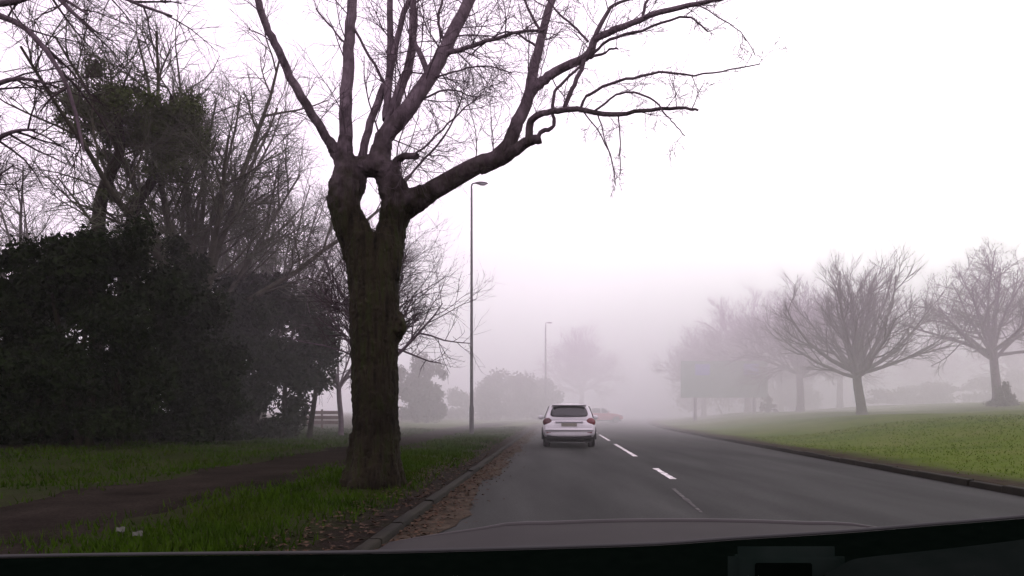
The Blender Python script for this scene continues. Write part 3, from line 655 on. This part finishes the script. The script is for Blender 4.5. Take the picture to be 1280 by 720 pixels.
# ------------------------------------------------------------------ road sign
SY = 60
sx = (905 - CX) * SY / F; sg = thing('road_sign', 'large green direction sign with two blue patches on two posts, faint in fog', 'road sign', (sx, SY, gz(sx, SY)), -.1)
k_ = SY / F
gx = gz(sx, SY)
zb = CAMH + (HY - 497) * k_ - gx; zt = CAMH + (HY - 451) * k_ - gx; hw = 53 * k_
bm = bmesh.new(); bx(bm, -hw, hw, -.03, .03, zb, zt, .02); bd = bobj('board', bm, 'signgreen', sg)
for cx_ in (-.5 * hw, .62 * hw):
    bm = bmesh.new(); bx(bm, cx_ - 9 * k_, cx_ + 9 * k_, -.045, -.034, zt - 18 * k_, zt - 4 * k_, .004); bobj('blue_panel', bm, 'signblue', bd)
for cx_ in (-35 * k_, 37 * k_):
    tb = Tubes(); tb.path([Vector((cx_, .12, z)) for z in (-.8, .0, zb, zt)], [.13, .13, .12, .12], 10); link('post', tb.mesh('post'), M['signback'], sg)

# ------------------------------------------------------------------ cars
def make_car(name, label, paint, loc, rz, plate=True):
    t = thing(name, label, 'car', loc, rz)
    def loft(sts, n_top=True):
        bm = bmesh.new(); rows = []
        for (y, prof_) in sts:
            full = [(x, z) for x, z in prof_] + [(-x, z) for x, z in reversed(prof_) if x > 1e-4]
            rows.append([bm.verts.new((x, y, z)) for x, z in full])
        n = len(rows[0])
        for i in range(len(rows) - 1):
            for j in range(n):
                a, b = rows[i], rows[i + 1]; j2 = (j + 1) % n
                try: bm.faces.new((a[j], a[j2], b[j2], b[j]))
                except ValueError: pass
        bm.faces.new(rows[0][::-1]); bm.faces.new(rows[-1])
        bmesh.ops.recalc_face_normals(bm, faces=bm.faces)
        return bm
    def sec(w, zb, zt): return [(0, zb), (w * .80, zb), (w * .97, zb + .10), (w, (zb + zt) / 2 + .02), (w * .985, zt - .13), (w * .93, zt - .02), (w * .84, zt + .005), (0, zt + .03)]
    sts = [(-2.13, sec(.76, .46, .74)), (-2.11, sec(.80, .40, .80)), (-2.02, sec(.87, .34, .93)), (-1.85, sec(.895, .30, .97)), (-1.3, sec(.91, .24, .98)), (-.4, sec(.91, .22, .96)), (.6, sec(.91, .22, .94)), (1.2, sec(.90, .24, .91)), (1.75, sec(.86, .28, .82)), (2.05, sec(.76, .34, .68)), (2.14, sec(.62, .40, .60))]
    body = bobj('body', loft(sts), paint, t, True)
    md = body.modifiers.new('s', 'SUBSURF'); md.levels = 1; md.render_levels = 2
    # cabin: stations from tailgate to windscreen; profile belt->roof
    def csec(wb, wr, zb, zr): return [(0, zb - .06), (wb, zb - .06), (wb * .995, zb + .03), (wb + (wr - wb) * .5 + .015, (zb + zr) / 2), (wr + .03, zr - .06), (wr - .05, zr - .005), (wr * .6, zr + .015), (0, zr + .025)]
    cs = [(-2.03, csec(.80, .78, .93, 1.00)), (-1.97, csec(.81, .745, .93, 1.10)), (-1.80, csec(.82, .675, .94, 1.34)), (-1.72, csec(.825, .645, .95, 1.44)), (-1.2, csec(.83, .625, .95, 1.475)), (-.4, csec(.83, .62, .94, 1.485)), (.1, csec(.82, .62, .93, 1.44)), (.6, csec(.81, .68, .92, 1.22)), (1.1, csec(.78, .74, .90, .97))]
    cab = bobj('cabin', loft(cs), 'white', t, True)  # white even on the red car: pale window reflections put into the colour
    md = cab.modifiers.new('s', 'SUBSURF'); md.levels = 1; md.render_levels = 2
    def panel(name_, quad, mat, parent=t, nu=8, nv=6, bulge=.0, off=.012, rnd=.12, nrm=None):
        a, b, c, d = [Vector(v) for v in quad]
        nrm = Vector(nrm) if nrm else (b - a).cross(d - a).normalized()
        bm = bmesh.new(); G = []
        for j in range(nv + 1):
            row = []
            for i in range(nu + 1):
                u = i / nu; v = j / nv
                # rounded corners
                uu = .5 + (u - .5) * (1 - rnd * (2 * abs(v - .5)) ** 4); vv = .5 + (v - .5) * (1 - rnd * (2 * abs(u - .5)) ** 4)
                p = a.lerp(b, uu).lerp(d.lerp(c, uu), vv) + nrm * (off + bulge * (1 - (2 * u - 1) ** 2) * (1 - .4 * (2 * v - 1) ** 2))
                row.append(bm.verts.new(p))
            G.append(row)
        for j in range(nv):
            for i in range(nu): bm.faces.new((G[j][i], G[j][i + 1], G[j + 1][i + 1], G[j + 1][i]))
        o = bobj(name_, bm, mat, parent, True)
        sd = o.modifiers.new('t', 'SOLIDIFY'); sd.thickness = .012; sd.offset = -1
        return o
    # rear screen, spoiler, side glass, windscreen
    panel('rear_window', [(-.665, -2.005, 1.03), (.665, -2.005, 1.03), (.56, -1.775, 1.385), (-.56, -1.775, 1.385)], 'glass', cab, bulge=.03, off=.028)
    bm = bmesh.new(); bx(bm, -.60, .60, -1.90, -1.60, 1.425, 1.462, .015); bobj('spoiler', bm, paint, cab, True)
    for s in (-1, 1):
        q = lambda y, f, zr, wb, wr, zb: (s * ((wb + (wr - wb) * f) + .018), y, zb + (zr - zb) * f)
        for (y0, y1, y2, y3) in ((-1.72, -1.05, -1.05, -1.60), (-.98, -.15, -.15, -.98), (-.08, .72, .16, -.08)):
            quad = [(s * .835, y0, .985), (s * .83, y1, .985), (s * .675, y2, 1.40), (s * .675, y3, 1.40)]
            panel('side_window', quad if s > 0 else [quad[1], quad[0], quad[3], quad[2]], 'glass', cab, off=.022, rnd=.06, nu=5, nv=4)
        # lights
        bm = bmesh.new(); bmesh.ops.create_uvsphere(bm, u_segments=14, v_segments=10, radius=1, matrix=Matrix.Translation((s * .725, -1.985, .865)) @ Matrix.Diagonal((.165, .11, .15, 1))); bobj('tail_light', bm, 'tail' if s > 0 else 'taildark', t, True)
        bm = bmesh.new(); bmesh.ops.create_uvsphere(bm, u_segments=14, v_segments=10, radius=1, matrix=Matrix.Translation((s * .66, 1.93, .68)) @ Matrix.Diagonal((.18, .16, .07, 1))); bobj('headlight', bm, 'rim', t, True)
        bm = bmesh.new(); bmesh.ops.create_uvsphere(bm, u_segments=12, v_segments=8, radius=1, matrix=Matrix.Translation((s * 1.0, .55, 1.0)) @ Matrix.Diagonal((.11, .07, .085, 1))); bx(bm, min(s * .82, s * .95), max(s * .82, s * .95), .54, .60, .955, .99); bobj('door_mirror', bm, paint, t, True)
        bm = bmesh.new(); bx(bm, min(s * .60, s * .76), max(s * .60, s * .76), -2.128, -2.09, .50, .54, .01); bobj('reflector', bm, 'tail', t)
        for y in (-1.32, 1.34):
            tb = Tubes(); tb.path([Vector((s * x, y, .315)) for x in (.66, .665, .69, .80, .865, .885, .885)], [.20, .29, .315, .318, .30, .265, .20], 28); w = link('wheel', tb.mesh('tyre'), M['tyre'], t)
            bm = bmesh.new(); bmesh.ops.create_cone(bm, cap_ends=True, segments=24, radius1=.21, radius2=.21, depth=.02, matrix=Matrix.Translation((s * .875, y, .315)) @ Matrix.Rotation(R(90), 4, 'Y'))
            for k in range(5):
                bmesh.ops.create_cube(bm, size=1, matrix=Matrix.Translation((s * .887, y, .315)) @ Matrix.Rotation(k * 1.2566, 4, 'X') @ Matrix.Translation((0, 0, .1)) @ Matrix.Diagonal((.012, .045, .2, 1)))
            bobj('rim', bm, 'rim', w)
            tb = Tubes(); a = np.linspace(-.1, math.pi + .1, 15); tb.path([Vector((s * .905, y + .355 * math.cos(q_), .315 + .355 * math.sin(q_))) for q_ in a], [.028] * 15, 5); link('wheel_arch', tb.mesh('wheel_arch'), M['black'], t)
    panel('windscreen', [(.70, .98, 1.00), (-.70, .98, 1.00), (-.58, .20, 1.40), (.58, .20, 1.40)], 'glass', cab, bulge=.03, off=.03)
    # tailgate recess, plate, bumper lip, lower valance, bright strip
    panel('plate_recess', [(-.50, -2.085, .70), (.50, -2.085, .70), (.46, -2.06, .86), (-.46, -2.06, .86)], 'black' if not plate else 'shade', t, off=.03, rnd=.1)
    bm = bmesh.new(); bx(bm, -.26, .26, -2.15, -2.118, .725, .835, .006); bobj('number_plate', bm, 'plate', t)
    bm = bmesh.new(); bx(bm, -.47, .47, -2.14, -2.075, .868, .895, .008); bobj('trim_strip', bm, 'chrome', t)
    bm = bmesh.new(); bx(bm, -.83, .83, -2.185, -1.95, .555, .665, .045); bobj('bumper', bm, paint, t, True)
    bm = bmesh.new(); bx(bm, -.80, .80, -2.135, -1.9, .25, .42, .05); bobj('rear_valance', bm, 'black', t, True)
    bm = bmesh.new(); bx(bm, -.80, .80, -1.9, 1.9, .19, .30, .02); bobj('underbody', bm, 'black', t)
    tb = Tubes(); tb.path([Vector((.45, -2.17, .30)), Vector((.45, -1.9, .30))], [.035, .035], 10); link('exhaust', tb.mesh('exhaust'), M['steel'], t)
    tb = Tubes(); tb.path([Vector((0, -2.03, 1.06)), Vector((-.12, -2.02, 1.10)), Vector((-.36, -1.99, 1.13))], [.012, .012, .008], 5); link('rear_wiper', tb.mesh('rear_wiper'), M['black'], cab)
    return t
M['shade'] = plain('recess_shade', (.22, .22, .225), .5)  # shade of the plate recess painted as an even grey
hd = math.atan(.0633)
YC = 24.1 + 2.13
xc = (711.5 - CX) * 24.1 / F
make_car('hatchback_car', 'white hatchback driving ahead in the lane, seen from behind', 'white', (xc + .0633 * 2.1, YC, .012), -hd)
YR = 69
make_car('hatchback_car', 'faint red car side on in the fog just beyond the white hatchback', 'red', ((750 - CX) * YR / F, YR, .02), R(-82))

# ------------------------------------------------------------------ the car the camera looks out of: bonnet and dashboard
own = thing('camera_car', 'dark bonnet and black dashboard of the car the view is taken from', 'car', (.44, 0.4, 0))
OL = Vector(own.location)
V = []; Fq = []; nu, nv = 28, 14
for j in range(nv + 1):
    v = j / nv
    for i in range(nu + 1):
        u = 2 * i / nu - 1
        Yf = 1.95 - .22 * abs(u) ** 2.6                # leading edge sweeps back at the corners
        Yb = .92 + .02
        y = Yb + (Yf - Yb) * v
        z = 1.015 + .03 * (1 - v) - .018 * v * v - .028 * abs(u) ** 2.2 - .30 * max(0, abs(u) - .93) / .07 * .6 + .006 * math.exp(-((abs(u) - .55) / .08) ** 2)
        V.append((u * .80, y - OL.y, z))
for j in range(nv):
    for i in range(nu): a = j * (nu + 1) + i; Fq.append((a, a + 1, a + nu + 2, a + nu + 1))
bon = link('bonnet', np_mesh('bonnet', V, Fq, True), M['bonnet'], own)
edge = [Vector(V[nv * (nu + 1) + i]) for i in range(1, nu)]
tb = Tubes(); tb.path(edge, [.009 * min(1, .15 + .14 * min(i, len(edge) - 1 - i)) for i in range(len(edge))], 6); link('bonnet_edge_highlight', tb.mesh('bonnet_edge_highlight'), M['bonnet_edge_highlight'], bon)
# front panel below the bonnet edge
V2 = []; Fq = []
for j, (dy, dz) in enumerate(((-.004, -.006), (.03, -.06), (.05, -.25), (.02, -.6))):
    for i in range(nu + 1): q = V[nv * (nu + 1) + i]; V2.append((q[0], q[1] + dy, q[2] + dz))
for j in range(3):
    for i in range(nu): a = j * (nu + 1) + i; Fq.append((a, a + 1, a + nu + 2, a + nu + 1))
link('front_panel', np_mesh('front_panel', V2, Fq, True), M['bonnet'], own)
# dashboard
DY = .80
edge_px = [(-160, 703), (0, 698), (200, 695), (420, 693), (560, 690), (700, 686), (820, 682), (920, 675), (1050, 667), (1160, 658), (1280, 648), (1420, 634)]
E = spline([P(a, b, DY) for a, b in edge_px], 4)
V = []; Fq = []; rows = [(0, 0), (-.02, .002), (-.12, -.012), (-.28, -.05), (-.42, -.10), (-.44, -.40)]
for p in E:
    for (dy, dz) in rows: V.append((p.x - OL.x, p.y + dy - OL.y, p.z + dz))
k = len(rows)
V_front = len(V)
for p in E: V.append((p.x - OL.x, p.y + .015 - OL.y, p.z - .35))
for i in range(len(E) - 1):
    for j in range(k - 1): a = i * k + j; Fq.append((a, a + 1, a + k + 1, a + k))
    Fq.append((i * k, (i + 1) * k, V_front + i + 1, V_front + i))
das = link('dashboard', np_mesh('dashboard', V, Fq, True), M['dash'], own)
tb = Tubes(); tb.path([Vector((p.x - OL.x, p.y - OL.y + .004, p.z + .0015)) for p in E], [.0021] * len(E), 6); link('dash_edge_highlight', tb.mesh('dash_edge_highlight'), M['dash_highlight'], das)
# second, nearer cowl sweeping up to the right, and the vent housing
D2 = .62
E2 = spline([P(a, b, D2) for a, b in [(1030, 719), (1062, 701), (1088, 696), (1135, 691), (1200, 684), (1290, 673), (1420, 655)]], 4)
V = []; Fq = []; rows = [(.03, -.02), (.006, -.003), (0, 0), (-.03, -.006), (-.15, -.05), (-.16, -.25)]
k = len(rows)
for p in E2:
    for (dy, dz) in rows: V.append((p.x - OL.x, p.y + dy - OL.y, p.z + dz))
for i in range(len(E2) - 1):
    for j in range(k - 1): a = i * k + j; Fq.append((a, a + 1, a + k + 1, a + k))
link('instrument_cowl', np_mesh('instrument_cowl', V, Fq, True), M['cowl'], das)
c0 = P(908, 720, .66); c1 = P(1052, 682, .66)
bm = bmesh.new(); bx(bm, c0.x - OL.x, c1.x - OL.x, .645 - OL.y, .665 - OL.y, c0.z - .06, c1.z, .009); vh = bobj('vent_housing', bm, 'vent', das, True)
bm = bmesh.new(); bx(bm, c0.x + .02 - OL.x, c1.x - .035 - OL.x, .640 - OL.y, .643 - OL.y, c0.z - .05, c1.z - .012, .001); bobj('vent', bm, 'dash', vh)

# ------------------------------------------------------------------ fog: one volume over the whole place, thickening ahead
def fog():
    bm = bmesh.new(); bx(bm, -420, 480, -60, 620, -2, 25)
    me = bpy.data.meshes.new('fog'); bm.to_mesh(me); bm.free()
    m = bpy.data.materials.new('fog'); m.use_nodes = True; nt = m.node_tree; N = nt.nodes; Lk = nt.links
    N.remove(N['Principled BSDF']); out = N['Material Output']
    vs = N.new('ShaderNodeVolumeScatter');  vs.inputs['Anisotropy'].default_value = 0.25
    ge = N.new('ShaderNodeNewGeometry'); sp = N.new('ShaderNodeSeparateXYZ'); Lk.new(ge.outputs['Position'], sp.inputs[0])
    cm = N.new('ShaderNodeMix'); cm.data_type = 'RGBA'; cm.inputs[6].default_value = (.985, .985, .95, 1); cm.inputs[7].default_value = (1, .80, 1, 1)
    mc = N.new('ShaderNodeMapRange'); mc.inputs[1].default_value = 2.5; mc.inputs[2].default_value = 11; Lk.new(sp.outputs['Z'], mc.inputs[0])
    Lk.new(mc.outputs[0], cm.inputs[0]); Lk.new(cm.outputs[2], vs.inputs['Color'])
    mr = N.new('ShaderNodeMapRange'); mr.interpolation_type = 'SMOOTHSTEP'
    for i, v in ((1, FOG[0]), (2, FOG[1]), (3, FOG[2]), (4, FOG[3])): mr.inputs[i].default_value = v
    Lk.new(sp.outputs['Y'], mr.inputs[0])
    mz = N.new('ShaderNodeMapRange')
    for i, v in ((1, 4), (2, 24), (3, 1.0), (4, .08)): mz.inputs[i].default_value = v
    Lk.new(sp.outputs['Z'], mz.inputs[0])
    ml = N.new('ShaderNodeMapRange')                 # thinner in the shelter of the trees on the left
    for i, v in ((1, -14), (2, -5), (3, .45), (4, 1.0)): ml.inputs[i].default_value = v
    Lk.new(sp.outputs['X'], ml.inputs[0])
    m0 = N.new('ShaderNodeMath'); m0.operation = 'MULTIPLY'; Lk.new(mr.outputs[0], m0.inputs[0]); Lk.new(ml.outputs[0], m0.inputs[1])
    mq = N.new('ShaderNodeMapRange')                 # and thicker over the open grass on the right
    for i, v in ((1, 7), (2, 20), (3, 1.0), (4, 1.55)): mq.inputs[i].default_value = v
    Lk.new(sp.outputs['X'], mq.inputs[0])
    m1 = N.new('ShaderNodeMath'); m1.operation = 'MULTIPLY'; Lk.new(m0.outputs[0], m1.inputs[0]); Lk.new(mq.outputs[0], m1.inputs[1])
    mu = N.new('ShaderNodeMath'); mu.operation = 'MULTIPLY'; Lk.new(m1.outputs[0], mu.inputs[0]); Lk.new(mz.outputs[0], mu.inputs[1])
    Lk.new(mu.outputs[0], vs.inputs['Density']); Lk.new(vs.outputs[0], out.inputs['Volume'])
    o = link('fog', me, m); o['kind'] = 'stuff'; props(o, 'pale fog filling the air, thicker beyond the white car', 'fog')
FOG = (11, 52, .0003, .034)
fog()

# ------------------------------------------------------------------ sky, sun, camera
w = bpy.data.worlds.new('World'); scene.world = w; w.use_nodes = True
N = w.node_tree.nodes; Lk = w.node_tree.links; bg = N['Background']
sky = N.new('ShaderNodeTexSky'); sky.sky_type = 'NISHITA'; sky.sun_disc = False
SEL, SAZ = R(24), R(35)
sky.sun_elevation = SEL; sky.sun_rotation = SAZ; sky.air_density = 1.5; sky.dust_density = 6
hs = N.new('ShaderNodeHueSaturation'); hs.inputs['Saturation'].default_value = .15; Lk.new(sky.outputs[0], hs.inputs['Color'])
mx = N.new('ShaderNodeMix'); mx.data_type = 'RGBA'; mx.inputs[0].default_value = .80; Lk.new(hs.outputs[0], mx.inputs[6]); mx.inputs[7].default_value = (17.0, 14.1, 17.0, 1)   # overcast cloud
Lk.new(mx.outputs[2], bg.inputs['Color']); bg.inputs['Strength'].default_value = .10
sd = bpy.data.lights.new('sun', 'SUN'); sd.energy = .5; sd.angle = R(20); sd.color = (1, .96, .92)
so = bpy.data.objects.new('sun', sd); C.objects.link(so)
d = Vector((math.sin(SAZ) * math.cos(SEL), math.cos(SAZ) * math.cos(SEL), math.sin(SEL)))
so.rotation_euler = d.to_track_quat('Z', 'Y').to_euler(); so.location = (20, 20, 40)

cd = bpy.data.cameras.new('camera'); cam = bpy.data.objects.new('camera', cd); C.objects.link(cam)
cam.location = (0, 0, CAMH); cam.rotation_euler = (R(90), 0, 0)
cd.sensor_width = 36; cd.lens = 36 * F / 1280; cd.shift_y = (HY - 360) / 1280
cd.clip_start = .05; cd.clip_end = 2000
scene.camera = cam
scene.view_settings.view_transform = 'Standard'; scene.view_settings.look = 'None'; scene.view_settings.exposure = 0
cy = scene.cycles
cy.max_bounces = 6; cy.diffuse_bounces = 2; cy.glossy_bounces = 2; cy.transmission_bounces = 2; cy.volume_bounces = 3; cy.transparent_max_bounces = 4
cy.use_denoising = True; cy.denoiser = 'OPENIMAGEDENOISE'; cy.volume_step_rate = 1.0; cy.volume_max_steps = 64
cy.caustics_reflective = False; cy.caustics_refractive = False
